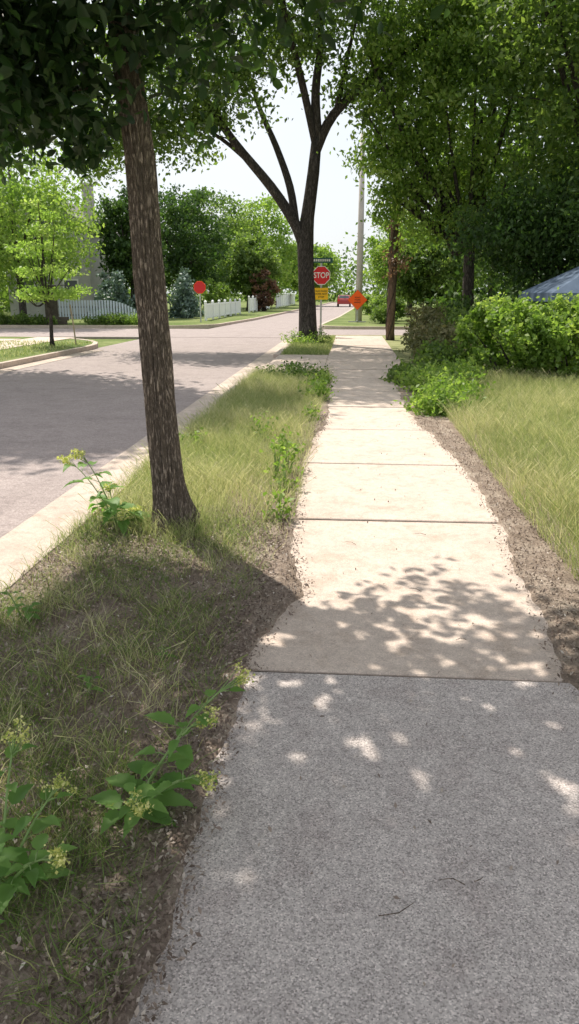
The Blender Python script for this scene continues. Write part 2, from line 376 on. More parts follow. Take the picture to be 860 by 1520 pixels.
def cull1(P):
    # leaves removed to shape sunlit ground and dapples in the shadow; ragged lower edge
    gx=P[:,0]+tsx*P[:,2]; gy=P[:,1]-tsy*P[:,2]
    thr=3.76+.22*np.sin(gx*3.1)+.72*np.clip(gx,-.5,1.4)+1.15*np.clip((-.25-gx)/.5,0,1)
    lit=((gy>thr)&(gx>-1.6))|((gx<=-1.6)&(gy>3.45+.25*np.sin(gx*5)))
    h=np.sin(P[:,0]*127.1+P[:,1]*311.7+P[:,2]*74.7)*43758.5; h=h-np.floor(h)
    hb=np.sin(np.floor(gx*15+2.5*gy)*12.9+np.floor(gy*13-3*gx)*78.2)*43758.5; hb=hb-np.floor(hb)
    dap=(gy>2.9)&(gx>-.5)&((h<.10)|(hb<.30+.12*np.clip(gy-3.2,0,1)))
    dap|=(gx>-.5)&(gy<=2.9)&(hb<.10)
    x=P[:,0]
    lim=2.36+np.clip((x+1.15)*.5,0,.42)+.12*np.sin(x*3.3)+.10*np.sin(x*9+P[:,1]*4)
    low=P[:,2]<lim
    return ~(lit|low|dap)
ells1=[(-1.5,4.2,4.7,2.5,2.0,1.8),(-.9,3.4,4.7,2.4,1.9,1.3),(-.9,3.0,5.0,2.4,1.9,1.2),(-.2,3.0,4.9,2.6,2.4,1.4),(-1.6,1.6,4.9,2.4,2.2,1.3),(.6,1.6,5.0,2.4,2.0,1.3),(0.8,-.2,5.0,2.5,1.6,1.2),
 (-2.6,4.8,3.2,1.3,.9,.85),(-2.6,4.8,3.1,1.3,.9,.8),(-3.0,4.9,3.2,1.2,.9,.8),(-1.5,4.8,3.0,.9,.6,.7),(-1.5,4.6,2.95,.9,.6,.6),(-1.6,4.5,2.9,.8,.5,.6),(-.6,4.2,3.2,.9,.7,.5),(.7,4.0,3.3,1.1,.6,.5),(1.7,3.8,3.4,.9,.6,.45)]
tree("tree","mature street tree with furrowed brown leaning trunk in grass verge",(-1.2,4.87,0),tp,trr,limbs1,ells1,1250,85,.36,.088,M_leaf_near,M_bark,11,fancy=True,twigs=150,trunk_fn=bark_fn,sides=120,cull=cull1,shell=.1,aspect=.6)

# ---- tree two : forked tree on the verge
B2=(-1.35,25,0)
t2=[(-1.35,25,-.05),(-1.35,25,.25),(-1.37,25,1.2),(-1.42,25,2.3),(-1.45,25,3.2),(-1.38,25,3.9),(-1.2,25,5.2),(-1.1,25,6.3)]
def fn2(a,t,p): return 1+.05*math.sin(9*a+2*math.sin(p.z*2))+.03*math.sin(17*a+p.z*3)
limbs2=[([(-1.48,25,3.05),(-1.8,24.9,3.75),(-2.5,24.7,4.75),(-3.6,24.4,6.0),(-4.5,24,7.3),(-5.3,23.6,8.8)],[.2,.17,.15,.12,.09,.04]),
 ([(-1.75,24.9,3.7),(-1.95,25.2,4.8),(-2.4,25.4,6.0),(-3.0,25.6,7.3),(-3.5,25.6,9)],[.13,.12,.10,.07,.03]),
 ([(-1.15,25,5.8),(-.6,25,6.8),(.6,24.9,7.8),(1.9,24.8,8.6),(2.9,24.7,9.4)],[.17,.14,.11,.08,.03]),
 ([(-1.1,25,6.2),(-1.15,24.8,7.4),(-1.0,24.6,8.8),(-1.2,24.4,10.5)],[.16,.13,.10,.04]),
 ([(-1.15,25,6.0),(-1.5,24.5,7.4),(-1.9,23.5,8.8),(-2.2,21.5,9.8),(-2.6,18.5,10.2)],[.12,.11,.09,.07,.02]),
 ([(-3.0,24.6,5.3),(-4.0,24.6,6.1),(-5.2,24.5,6.7),(-6.2,24.4,6.9)],[.07,.055,.035,.012]),
 ([(-.5,25,7.0),(-.2,24.9,8.4),(.2,24.6,9.8)],[.09,.06,.02])]
ells2=[(-4.9,24.2,8.3,2.4,2.4,1.9),(-1.4,24.3,10.4,4.2,4,2.2),(2.1,24.8,9.2,2.3,2.5,1.9),(-3.4,21,10.4,2.4,2.6,1.4),(-3.4,20.5,10.6,2.4,2.6,1.4),(-3.2,18,10.0,2.0,1.8,1.1),(-3.2,17.6,10.2,2.0,1.6,1.1),(-5.4,24.2,6.4,1.6,1.6,1.1),(-1.5,24,8.4,2.6,2,.9),  # lobes nearest the camera reach above the view, added to shade the pavement
 (-7.0,24,6.9,2.0,1.8,1.7),(-7.4,24,5.7,1.5,1.4,.9),(-3.6,23.4,7.2,1.4,1.5,1.2),(.2,24.8,7.4,1.0,1.4,1.2)]
tree("tree","tall forked street tree with dark trunk and spreading limbs",B2,t2,[.40,.30,.27,.25,.26,.21,.18,.15],limbs2,ells2,760,72,.6,.16,M_leaf_mid,M_bark2,21,twigs=220,trunk_fn=fn2,sides=28,shell=.1)

# ---- generic trees
def gtree(name,label,x,y,h,r,ells,nsub,per,subr,leaf,lmat,seed,trunkr=.2,**k):
    rr=random.Random(seed)
    tk=[(x,y,-.05),(x,y,.3),(x+rr.uniform(-.1,.1),y,h*.25),(x+rr.uniform(-.2,.2),y,h*.5),(x,y,h*.75)]
    lim=[]
    for e in ells:
        for j in range(3):
            a=rr.uniform(0,6.28); q=(e[0]+math.cos(a)*e[3]*.55,e[1]+math.sin(a)*e[4]*.55,e[2]+e[5]*rr.uniform(-.2,.5))
            s=Vector(tk[2])*(.6)+Vector(tk[3])*.4
            m=(s+Vector(q))/2+Vector((0,0,-.1*h*rr.random()))
            lim.append(([tuple(s),tuple(m),q],[trunkr*.45,trunkr*.3,trunkr*.1]))
    return tree(name,label,(x,y,0),tk,[trunkr*1.5,trunkr,trunkr*.9,trunkr*.7,trunkr*.3],lim,ells,nsub,per,subr,leaf,lmat,M_bark2,seed,sides=10,**k)
gtree("tree","leafy tree overhanging the far side of the street",-10.2,16,9,4,[(-8.9,15.6,8.8,3.8,3.6,2.6),(-9.6,17,5.8,3.0,2.5,2.2),(-7,15.5,9.6,2.4,2.5,1.5),(-7,14.5,9.6,2.4,2.2,1.4),(-9.2,13.2,9.2,3.2,2.4,1.5)],760,85,.65,.20,M_leaf_mid,31,.25,twigs=50,shell=.1)
gtree("tree","light green tree leaning over the pavement beside the pole",3.9,25.5,9,3,[(2.8,25.2,7.4,2.2,2.4,2.7),(1.9,25.2,5.6,1.2,1.4,2.0),(3.6,25,9.6,3,3,2),(4.4,25.6,4.8,1.9,2,1.8),(.9,24.6,7.9,1.3,1.5,1.5),(2.3,25,3.8,.9,1,1.0),(.65,25,6.0,.8,1,1.2),(1.2,24.8,4.6,.6,.8,.9)],480,80,.45,.15,M_leaf_light,32,.2,twigs=80,shell=.1,down=1.0)
gtree("tree","dense dark green tree behind the hedge",7.2,22.5,10,4,[(6.8,22.3,7.2,3.8,3.6,3.6),(8.5,21,5.2,3.2,3,2.4),(4.9,21.5,8.8,2.2,2.6,2.2)],330,90,.65,.18,M_leaf_mid,33,.28,twigs=60,shell=.25)
gtree("tree","dense green tree at the edge of the lawn",8.3,15.2,10,4,[(7.6,15.2,7.4,3.6,3.4,2.9),(6.0,15.5,8.9,2.6,2.8,1.8)],260,85,.65,.16,M_leaf_mid,34,.25,twigs=50,shell=.2)
gtree("tree","low spreading evergreen tree with arching dark limbs",6.0,20.5,4,3,[(5.6,20.4,3.5,2.7,2.0,1.0),(7.8,20,3.0,2.2,1.8,1.0),(3.9,21.6,3.4,1.3,1.6,.9),(4.7,21.2,2.3,1.5,1.0,.8),(6.6,20.6,2.4,2.0,1.0,.8)],240,80,.5,.13,M_leaf_dark,35,.16,twigs=80,shell=.15,down=.9)
gtree("tree","tall dark tree in the yard behind",12,30,11,5,[(11.5,30,6.5,5,4.5,5),(6,32,6.5,3.6,3.5,4.2),(16,27,5,4,4,4.5)],300,75,1.1,.32,M_leaf_dark,36,.3,twigs=30,shell=.4)
gtree("tree","slender young light green tree on the corner lawn",-9.15,22.8,4,1,[(-9.15,22.8,1.6,1.3,1.1,.25),(-9.0,22.8,2.2,1.15,1.0,.25),(-9.3,22.8,2.8,.9,.8,.25),(-9.1,22.8,3.4,.6,.5,.3),(-9.1,22.8,4.0,.3,.3,.45)],95,42,.26,.11,M_leaf_young,37,.06,twigs=80,shell=.2,flat=.3)
bgt=[(-17.5,40,10.2,4.0,M_leaf_light,"large light green tree behind the corner lot"),(-25,46,11,6,M_leaf_mid,"large dark green tree behind the corner lot"),
 (-14.3,50,9.4,2.0,M_leaf_dark,"dark green tree beside the grey house"),(-12.9,60,10.4,3.4,M_leaf_dark,"dark rounded tree behind the white fence"),
 (-14.5,82,13,4.4,M_leaf_mid,"green tree behind the white fence"),(-10.2,88,12.8,4.6,M_leaf_light,"pale green tree behind the white fence"),
 (-9.5,72,7.6,2.8,M_leaf_mid,"green tree beside the far street"),(-5.8,104,9,4,M_leaf_light,"pale green tree at the far end of the street"),
 (4.5,58,8,3,M_leaf_light,"pale green tree beyond the side street"),(9,50,9,4.5,M_leaf_mid,"green tree beyond the side street"),
 (6.5,85,9,4,M_leaf_mid,"green tree beside the far street"),(4.4,43,5.5,2.0,M_leaf_mid,"green tree beyond the side street")]
for i,(x,y,h,r,m,lab) in enumerate(bgt):
    gtree("tree",lab,x,y,h,r,[(x,y,h*.56,r,r,h*.36),(x+r*.35,y-r*.3,h*.42,r*.7,r*.7,h*.28),(x-r*.4,y-.3,h*.5,r*.65,r*.65,h*.3)],180 if i else 260,60,r*.2,.10+.0032*y,m,50+i,.2,twigs=10,shell=.5,group="background street trees")
def shrub(name,label,x,y,rx,ry,h,mat,seed,n=40,per=50,leaf=.12,cat="shrub",conic=False,subr=.25,**k):
    rng=np.random.default_rng(seed); e=empty(name,(x,y,0),label=label,category=cat,**k)
    if conic: ells=[(x,y,h*(.12+.2*i),rx*(1-.22*i),ry*(1-.22*i),h*.14) for i in range(4)]+[(x,y,h*.9,rx*.12,rx*.12,h*.1)]
    else: ells=[(x,y,h*.5,rx,ry,h*.48)]
    P,C,rn=clump_pts(ells,n,per,subr,rng,.8,.35,.04); P[:,2]=np.maximum(P[:,2],.03)
    g=Geo()
    for c in C[:14]:
        g.tube(bezier((x+rng.uniform(-.1,.1)*rx,y,0),((x+c[0])/2,(y+c[1])/2,c[2]*.7),tuple(c),4),[.02*min(1,h),.016*min(1,h),.012*min(1,h),.009*min(1,h),.005*min(1,h)],5)
    g.obj("stem",M_stem if h<.6 else M_bark2,e,(x,y,0)); leaf_cloud("foliage",P,leaf,mat,e,(x,y,0),rn,rng)
    return e
for i,(x,y,r,h) in enumerate([(-10.8,50,1.1,3.0),(-11.6,53.5,1.2,3.3),(-14.0,46,1.2,3.0),(-15.3,48,1.3,3.6),(-12.6,47,1.0,2.6)]):
    shrub("spruce","bluish conical spruce behind the fence",x,y,r,r,h,M_leaf_blue,80+i,60,40,.24,"tree",True,.3,group="blue spruces")
shrub("shrub","reddish brown leafy shrub beside the far fence",-7.9,70,1.3,1.3,3.6,M_leaf_red,90,50,40,.3)
for i,(x,y,rx,ry,h,m) in enumerate([(-12.5,39.3,1.6,.5,.42,M_leaf_mid),(-9.8,56,1.2,1,2.6,M_leaf_light),(-9.4,82,1.5,1,2.4,M_leaf_mid),(-11.4,39.4,1.2,.5,.36,M_leaf_light),(1.9,42,.7,.8,.9,M_leaf_mid),(2.3,46,1,1.2,1.4,M_leaf_mid),(1.6,60,1.2,1.5,1.6,M_leaf_light),(-17,38.6,2.2,.4,.5,M_leaf_mid)]):
    shrub("shrub","rounded green garden shrub on the far lot",x,y,rx,ry,h,m,95+i,50,45,.2 if h>1 else .12,subr=.2)
def woods(label,x0,x1,y0,y1,h,n,leaf,mat,seed):
    rng=np.random.default_rng(seed); k=n//60
    C=np.stack([rng.uniform(x0,x1,k),rng.uniform(y0,y1,k),h*rng.uniform(0,1,k)**.8],1)
    C[:,2]*=.65+.35*np.sin(C[:,0]*.35+seed)*np.sin(C[:,0]*.13+1)
    idx=np.repeat(np.arange(k),60); P=C[idx]+rng.normal(size=(k*60,3))*leaf*2.2; P[:,2]=np.abs(P[:,2])
    leaf_cloud("woodland",P,leaf,mat,None,(0,0,0),.6*rng.uniform(0,1,k)[idx]+.4*rng.uniform(0,1,k*60),rng,kind="stuff",label=label,category="trees")
woods("far mass of green trees closing the street",-60,70,140,165,10,16000,.9,M_leaf_mid,1)
woods("mass of green trees behind the corner lots",-50,-22,50,80,9,14000,.6,M_leaf_mid,2)
woods("dark undergrowth behind the hedge",3.2,22,24.5,28.5,3.0,24000,.2,M_leaf_dark,3)
woods("mass of trees behind the yard",8,40,40,70,9,12000,.5,M_leaf_dark,4)

# ------------------------------------------------------------ hedge and right-hand greenery
rng=np.random.default_rng(5)
e=empty("hedge",(4.6,14.6,0),label="rounded bright green leafy hedge beside the lawn",category="hedge")
ells=[(3.05,14.6,.74,.95,.95,.76),(4.3,14.4,.72,1.2,1.05,.74),(5.8,14.2,.70,1.3,1.05,.70),(7.2,14.1,.70,1.2,1.05,.70)]
P,C,rn=clump_pts(ells,420,110,.15,rng,.9,.7,.05); P[:,2]=np.maximum(P[:,2],.02)
leaf_cloud("foliage",P,.09,M_leaf_light,e,(4.6,14.6,0),rn,rng,.65,1.2)
g=Geo()
for i in range(60):
    c=C[i]; bx=c[0]*.7+4.8*.3
    g.tube(bezier((bx,14.6,0),((bx+c[0])/2,14.6,c[2]*.7),tuple(c),4),[.02,.017,.013,.01,.005],5)
g.obj("stem",M_bark2,e,(4.6,14.6,0))
sh=[(1.3,10.3,.35,.6,.30,M_leaf_light),(1.55,11.3,.35,.6,.34,M_leaf_light),(1.35,12.4,.4,.7,.36,M_leaf_light),(1.9,12.9,.35,.7,.42,M_leaf_light),
 (1.9,15.4,.5,1.0,.6,M_leaf_mid),(2.1,17.6,.7,1.2,.9,M_leaf_olive),(2.1,20.5,.7,1.3,1.1,M_leaf_olive),(3.0,19,.9,1,1.3,M_leaf_mid),(2.5,23.5,.8,1.4,1.3,M_leaf_olive),(3.6,22,1,1.3,1.7,M_leaf_dark),(1.2,14.0,.35,.8,.22,M_leaf_mid)]
for i,(x,y,rx,ry,h,m) in enumerate(sh):
    shrub("shrub","leafy green undergrowth spilling towards the pavement" if h<.6 else "overgrown green shrub beside the pavement",x,y,rx,ry,h,m,120+i,55,40,.07 if y<14 else .10,subr=.18)
for i,(x,y,r,h,m) in enumerate([(-1.75,24.4,.45,.45,M_leaf_light),(-.95,24.5,.5,.5,M_leaf_mid),(-1.3,24.0,.5,.35,M_leaf_light),(-.75,13.8,.4,.35,M_leaf_mid),(-.5,12.6,.25,.3,M_leaf_light),(-1.2,14.4,.5,.3,M_leaf_mid),(-.45,11.3,.18,.32,M_leaf_light)]):
    shrub("weed_bush","small bushy green weed growing from the grass verge",x,y,r,r,h,m,160+i,20,20,.06,"weed",subr=.11,group="bushy weeds on the verge")
for i,(x,y,r,h) in enumerate([(-.52,6.6,.10,.34),(-.5,5.9,.09,.28),(-.46,5.1,.07,.22),(-.62,7.3,.10,.36),(-.95,8.2,.10,.34),(-1.7,7.8,.14,.22),(-.6,6.2,.07,.42),(-.45,9.4,.1,.3)]):
    shrub("weed_bush","slim light green weed among the dry grass",x,y,r,r,h,M_leaf_light,190+i,9,9,.05,"weed",subr=.08,group="bushy weeds on the verge")

# ------------------------------------------------------------ grass
def grass(label,X,Y,z,h,hv,wd,lean,mat,seed,rbias=0,wind=(0,0),pat=.18):
    rng=np.random.default_rng(seed); n=len(X)
    a=rng.uniform(0,2*np.pi,n); H=h*(1+hv*rng.normal(size=n)).clip(.25,2)
    pn=np.sin(X*2.3+1)*np.sin(Y*1.9)+.6*np.sin(X*5.1+Y*4.3)
    H=H*(1+pat*pn)
    d=np.stack([np.cos(a),np.sin(a)],1); l=(lean*rng.uniform(.2,1.6,n)*H)[:,None]; off=d*l+np.array(wind)*H[:,None]
    b2=rng.uniform(0,2*np.pi,n); s=np.stack([np.cos(b2),np.sin(b2)],1)*(wd*rng.uniform(.6,1.3,n))[:,None]
    p=np.stack([X,Y],1); Z=np.full(n,z) if np.isscalar(z) else z
    def q(xy,zz): return np.concatenate([xy,zz[:,None]],1)
    V=np.stack([q(p-s,Z),q(p+s,Z),q(p+off*.35+s*.8,Z+H*.55),q(p+off*.35-s*.8,Z+H*.55),q(p+off-s*.15,Z+H*.98),q(p+off+s*.15,Z+H)],1).reshape(-1,3)
    base=(np.arange(n)*6)[:,None]; F=np.concatenate([base+np.array([[0,1,2,3]]),base+np.array([[3,2,5,4]])])
    r=np.clip(.5+.12*pn+.24*rng.normal(size=n)+rbias,0,1)
    mesh_obj("grass",V,F,mat,rnd=np.repeat(r,6),kind="stuff",label=label,category="grass")
rg=np.random.default_rng(9)
n=76000; Y=3.8+11.4*rg.uniform(0,1,n)**1.05; X=rg.uniform(-1.9,-.38,n)
keep=(rg.uniform(0,1,n)<(.75+.25*np.sin(X*6)*np.sin(Y*3)))&(rg.uniform(0,1,n)<np.clip((Y-3.8)/2.1,0.03,1)**1.3)
keep&=~((X>-.55)&(rg.uniform(0,1,n)<.45)&(Y<10))
hh=.125*np.clip(.45+(Y-3.6)/3.3,.4,1)[keep]
grass("tall yellow green grass on the verge",X[keep],Y[keep],.0,hh,.35,.0020,.6,M_grass,1,.0,pat=.14)
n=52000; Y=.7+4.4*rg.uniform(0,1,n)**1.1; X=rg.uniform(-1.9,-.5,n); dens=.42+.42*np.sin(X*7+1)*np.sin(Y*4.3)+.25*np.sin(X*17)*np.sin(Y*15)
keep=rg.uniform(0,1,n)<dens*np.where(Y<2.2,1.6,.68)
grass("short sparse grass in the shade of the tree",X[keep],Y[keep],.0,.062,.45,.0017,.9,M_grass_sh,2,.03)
n=150000; Y=2.2+12*rg.uniform(0,1,n)**1.3; X=1.32+7*rg.uniform(0,1,n)**1.35
keep=~((X<1.5)&(rg.uniform(0,1,n)<.6))&(X<.42*Y+1.2)
grass("tall pale green and straw grass lawn",X[keep],Y[keep],.0,.20,.25,.0020,.5,M_grass,3,.0,(-.06,-.03),pat=.07)
n=9000; grass("grass around the forked tree",rg.uniform(-1.8,-.5,n),rg.uniform(20.3,28,n),.0,.10,.3,.006,.5,M_grass,4,-.2)
n=9000; grass("grass on the corner across the street",rg.uniform(-18,-8.5,n),rg.uniform(15,25,n),.0,.07,.3,.012,.5,M_grass,5,-.2)
n=2600; c=rg.integers(0,150,n); cx=rg.uniform(-1.8,-.6,150); cy=rg.uniform(1.6,5.0,150)
grass("dry grass tufts under the tree",cx[c]+rg.normal(size=n)*.03,cy[c]+rg.normal(size=n)*.03,.0,.10,.3,.0016,.8,M_grass,6,.05)
n=900; a=rg.uniform(0,6.28,n); rr_=.15+.1*np.abs(rg.normal(size=n)); grass("grass tuft at the foot of the trunk",-1.2+rr_*np.cos(a),4.87+rr_*np.sin(a),.0,.12,.4,.0020,.5,M_grass,7,-.1)
# leaf litter
n=64000
k=rg.uniform(0,1,n); Yl=.8+9*rg.uniform(0,1,n)**1.4
eL0=np.array([edgeL(y) for y in Yl]); eR0=np.array([edgeR(y) for y in Yl])
Xl=np.where(k<.26,eL0-.12+.10*rg.normal(size=n),np.where(k<.46,eR0+.15+.12*rg.normal(size=n),rg.uniform(-1.86,-.4,n)))
Yl=np.where(k>=.46,.8+4.6*rg.uniform(0,1,n),Yl)
eL=np.array([edgeL(y) for y in Yl]); eR=np.array([edgeR(y) for y in Yl])
far=((Xl>eL+.07)&(Xl<eR-.07)); Xl=np.where(far,np.where(Xl<.3,eL-.05,eR+.05),Xl)
zz=np.where((Xl>eL-.1)&(Xl<eR+.1),.034,.022)+rg.uniform(0,.012,n)+np.where((Xl<eL)|(Xl>eR),.008,0)
leaf_cloud("leaf_litter",np.stack([Xl,Yl,zz],1),.0145,M_litter,None,(0,0,0),np.abs(rg.normal(.2,.34,n)),rg,.45,3.0,False,.9,0,kind="stuff",label="scattered dry brown leaf litter and chips",category="leaf litter")
n=300; leaf_cloud("leaf_litter",np.stack([rg.uniform(-.4,1.1,n),.9+9*rg.uniform(0,1,n),np.full(n,.03)],1),.014,M_litter,None,(0,0,0),rg.uniform(0,1,n)*.8,rg,.5,6,False,.7,0,kind="stuff",label="bits of dry leaf on the concrete slabs",category="leaf litter")
g=Geo(); rt=random.Random(4)
for i in range(94):
    x=rt.uniform(-1.7,-.4) if i<87 else rt.uniform(-.3,1.0); y=rt.uniform(1.1,5.0); a=rt.uniform(0,3.14); l=rt.uniform(.03,.11)
    z=.04 if x<-.3 else .031
    g.tube([(x,y,z),(x+math.cos(a)*l*.5,y+math.sin(a)*l*.5,z+.004),(x+math.cos(a+.3)*l,y+math.sin(a+.3)*l,z)],[.0018,.0016,.001],5)
g.obj("fallen_twigs",M_bark,kind="stuff",label="small dry twigs fallen on soil and concrete",category="twigs")

# ------------------------------------------------------------ big weeds
def broad(e,origin,base,d,L_,W,droop,seed):
    r=random.Random(seed); base=Vector(base); d=Vector(d).normalized(); side=d.cross(Vector((0,0,1))).normalized(); up=side.cross(d)
    V=[];F=[];n=11
    for i in range(n+1):
        t=i/n; c=base+d*L_*t-Vector((0,0,1))*droop*L_*t*t
        wd=W*math.sin(math.pi*min(1,t**.62*.97+.02))*(1 if i%2 else .82)*.5
        tw=.12*math.sin(t*7+seed)
        V+=[tuple(c+side*wd+up*(wd*.35+wd*tw)),tuple(c),tuple(c-side*wd+up*(wd*.35-wd*tw))]
        if i<n:
            q=i*3; F+=[(q,q+3,q+4,q+1),(q+1,q+4,q+5,q+2)]
    mesh_obj("leaf",V,F,M_weed,e,origin,smooth=True,rnd=[r.uniform(.2,.9)]*len(V))
def weed(label,base,tips,leafL,seed,flower=True,nleaf=7,fs=.017):
    r=random.Random(seed); e=empty("weed",base,label=label,category="weed",group="broadleaf flowering weeds")
    g=Geo(); rn=np.random.default_rng(seed)
    for tj,tip in enumerate(tips):
        tip=Vector(tip); b=Vector(base); mid=(b+tip)/2+Vector((0,0,.25*(tip-b).length))
        bz=bezier(b,mid,tip,10); g.tube(bz,[.0055-.00035*j for j in range(11)],6)
        for j in range(nleaf):
            t=.2+.75*j/nleaf; p=bz[int(t*10)]; a=j*2.4+r.uniform(-.5,.5)
            s=(1.1-.75*t)*r.uniform(.75,1.15); d=Vector((math.cos(a),math.sin(a),r.uniform(.05,.5)))
            pe=p+d.normalized()*leafL*.25; g.tube([p,(p+pe)/2+Vector((0,0,.004)),pe],[.0022,.002,.0015],5)
            broad(e,base,pe,d,leafL*s,leafL*s*.58,r.uniform(.2,.6),seed*31+j+tj)
        if flower:
            fl=[]
            for q in range(7):
                c=tip+Vector((r.gauss(0,fs),r.gauss(0,fs),r.uniform(-.03,.03)))
                g.tube([bz[8],(bz[8]+c)/2,c],[.002,.0015,.001],4)
                for m in range(24): fl.append(tuple(c+Vector((r.gauss(0,fs*.55),r.gauss(0,fs*.55),r.gauss(0,.008)))))
            P=np.array(fl); leaf_cloud("flower_head",P,.55*fs,M_flower,e,base,rn.uniform(0,1,len(P)),rn,.8)
    g.obj("stem",M_stem,e,base,smooth=True)
weed("broad leaved weed with pale flower heads beside the slab",(-.66,1.9,0),[(-.33,2.16,.39),(-.56,1.72,.22),(-.38,1.84,.24),(-.42,2.02,.33)],.14,1,True,9)
weed("broad leaved weed with pale flower clusters in the shade",(-.92,1.58,0),[(-.72,1.50,.22),(-.88,1.45,.28),(-.96,1.85,.34),(-.80,1.75,.24)],.13,2,True,9)
weed("leafy weed with pale yellow flower clusters by the kerb",(-1.58,4.85,0),[(-1.92,4.85,.50),(-1.78,4.75,.56),(-1.66,4.9,.30),(-1.45,4.75,.18)],.22,3,True,8,.028)
weed("small green seedling weed in leaf litter",(-1.05,2.65,0),[(-1.0,2.6,.12)],.08,4,False,5)
weed("small green seedling weed in leaf litter",(-.8,2.95,0),[(-.78,2.9,.10)],.06,5,False,5)
weed("leafy weed growing at the verge edge",(-1.6,3.3,0),[(-1.65,3.25,.2),(-1.5,3.2,.15)],.09,6,False,6)
weed("low leafy weed spreading over the shaded grass",(-.95,1.40,0),[(-.85,1.35,.12),(-1.0,1.3,.14)],.10,7,False,6)

# ------------------------------------------------------------ signs and poles
def text_mesh(body,size,cx,y,cz,mat,parent,origin,name="lettering",xs=1.0):
    cu=bpy.data.curves.new("t","FONT"); cu.body=body; cu.size=size; cu.align_x="CENTER"; cu.align_y="CENTER"; cu.offset=size*.015
    o=bpy.data.objects.new("t",cu); COL.objects.link(o); bpy.context.view_layer.update()
    me=bpy.data.meshes.new_from_object(o.evaluated_get(bpy.context.evaluated_depsgraph_get()))
    v=[(cx+p.co.x*xs-origin[0],y-origin[1],cz+p.co.y-origin[2]) for p in me.vertices]; f=[tuple(p.vertices) for p in me.polygons]
    bpy.data.objects.remove(o); m2=bpy.data.meshes.new(name); m2.from_pydata(v,[],f); m2.materials.append(mat)
    q=bpy.data.objects.new(name,m2); COL.objects.link(q); q.parent=parent; return q
def plate(name,pts,y,t,mat,parent,origin):
    n=len(pts); v=[(x,y,z) for x,z in pts]+[(x,y+t,z) for x,z in pts]
    f=[tuple(range(n)),tuple(range(2*n-1,n-1,-1))]+[(i,i+n,(i+1)%n+n,(i+1)%n) for i in range(n)]
    return mesh_obj(name,v,f,mat,parent,origin)
def octa(cx,cz,r): return [(cx+r*math.cos(rad(22.5+45*i)),cz+r*math.sin(rad(22.5+45*i))) for i in range(8)]
def upost(g,x,y,h):
    g.box(x-.03,x+.03,y,y+.006,-.05,h); g.box(x-.034,x-.028,y+.006,y+.035,-.05,h); g.box(x+.028,x+.034,y+.006,y+.035,-.05,h)
S=(-1.06,28.7,0)
e=empty("stop_sign",S,label="red octagonal STOP sign on steel post with yellow plaque",category="stop sign")
g=Geo(); upost(g,S[0],S[1],2.78); g.obj("post",M_steel,e,S)
plate("rim",octa(S[0],2.22,.355),S[1]-.012,.006,M_white,e,S)
plate("sign_face",octa(S[0],2.22,.328),S[1]-.017,.004,M_red,e,S)
text_mesh("STOP",.28,S[0],S[1]-.020,2.22,M_white,e,S,xs=.85)
plate("plaque",[(S[0]-.26,1.36),(S[0]+.26,1.36),(S[0]+.26,1.78),(S[0]-.26,1.78)],S[1]-.012,.006,M_yellow,e,S)
text_mesh("CROSS TRAFFIC",.075,S[0],S[1]-.016,1.66,M_black,e,S,xs=.85); text_mesh("DOES NOT",.095,S[0],S[1]-.016,1.56,M_black,e,S); text_mesh("STOP",.095,S[0],S[1]-.016,1.45,M_black,e,S)
e2=plate("street_name_plate",[(S[0]-.36,2.66),(S[0]+.42,2.66),(S[0]+.42,2.84),(S[0]-.36,2.84)],S[1]-.012,.006,M_signgreen,e,S)
g=Geo()
for i in range(9): g.box(S[0]-.28+i*.07,S[0]-.24+i*.07,S[1]-.016,S[1]-.013,2.71,2.79)
g.obj("lettering",M_white,e,S)
S=(-8.35,42.6,0)
e=empty("stop_sign",S,label="small red octagonal sign on thin post at the far corner",category="stop sign")
g=Geo(); upost(g,S[0],S[1],2.1); g.obj("post",M_steel,e,S)
plate("rim",octa(S[0],1.9,.36),S[1]-.012,.006,M_orange,e,S); plate("sign_face",octa(S[0],1.9,.33),S[1]-.017,.004,M_red,e,S)
S=(.45,43.6,0)
e=empty("road_work_sign",S,label="orange diamond road work sign on a low stand",category="construction sign")
g=Geo(); upost(g,S[0],S[1],1.5); g.box(S[0]-.5,S[0]+.5,S[1]-.02,S[1]+.04,0,.06); g.box(S[0]-.03,S[0]+.03,S[1]-.5,S[1]+.5,.06,.1); g.obj("stand",M_steel,e,S)
dm=lambda r:[(S[0]-r,1.22),(S[0],1.22-r),(S[0]+r,1.22),(S[0],1.22+r)]
plate("rim",dm(.56),S[1]-.014,.006,M_black,e,S); plate("sign_face",dm(.55),S[1]-.019,.004,M_orange,e,S)
for tx,z in (("ROAD",1.35),("WORK",1.22),("AHEAD",1.09)): text_mesh(tx,.11,S[0],S[1]-.023,z,M_black,e,S)
S=(-8.72,23.7,0); e=empty("garden_stake",S,label="thin leaning wooden stake beside the young tree",category="stake")
g=Geo(); g.tube([(-8.72,23.7,-.1),(-8.76,23.7,.6),(-8.82,23.7,1.25)],[.025,.024,.022],8); g.obj("shaft",M_palewood,e,S)
S=(1.45,27,0); e=empty("utility_pole",S,label="brown wooden utility pole wrapped in dead vine",category="utility pole")
g=Geo(); g.tube([(S[0],27,-.1),(S[0]+.03,27,5),(S[0]+.02,27,10.5)],[.15,.13,.10],14); g.obj("pole",M_polewood,e,S,smooth=True)
e=empty("dead_vine",(1.45,27,0),label="withered brown vine clinging to the wooden pole",category="vine")
rng=np.random.default_rng(77); P,C,rn=clump_pts([(1.45,26.9,3.4,.24,.26,1.3),(1.6,26.8,2.6,.33,.3,.6)],26,30,.16,rng,.9,.6)
leaf_cloud("leaf",P,.09,M_leaf_dead,e,(1.45,27,0),rn,rng,down=1.2)
g=Geo()
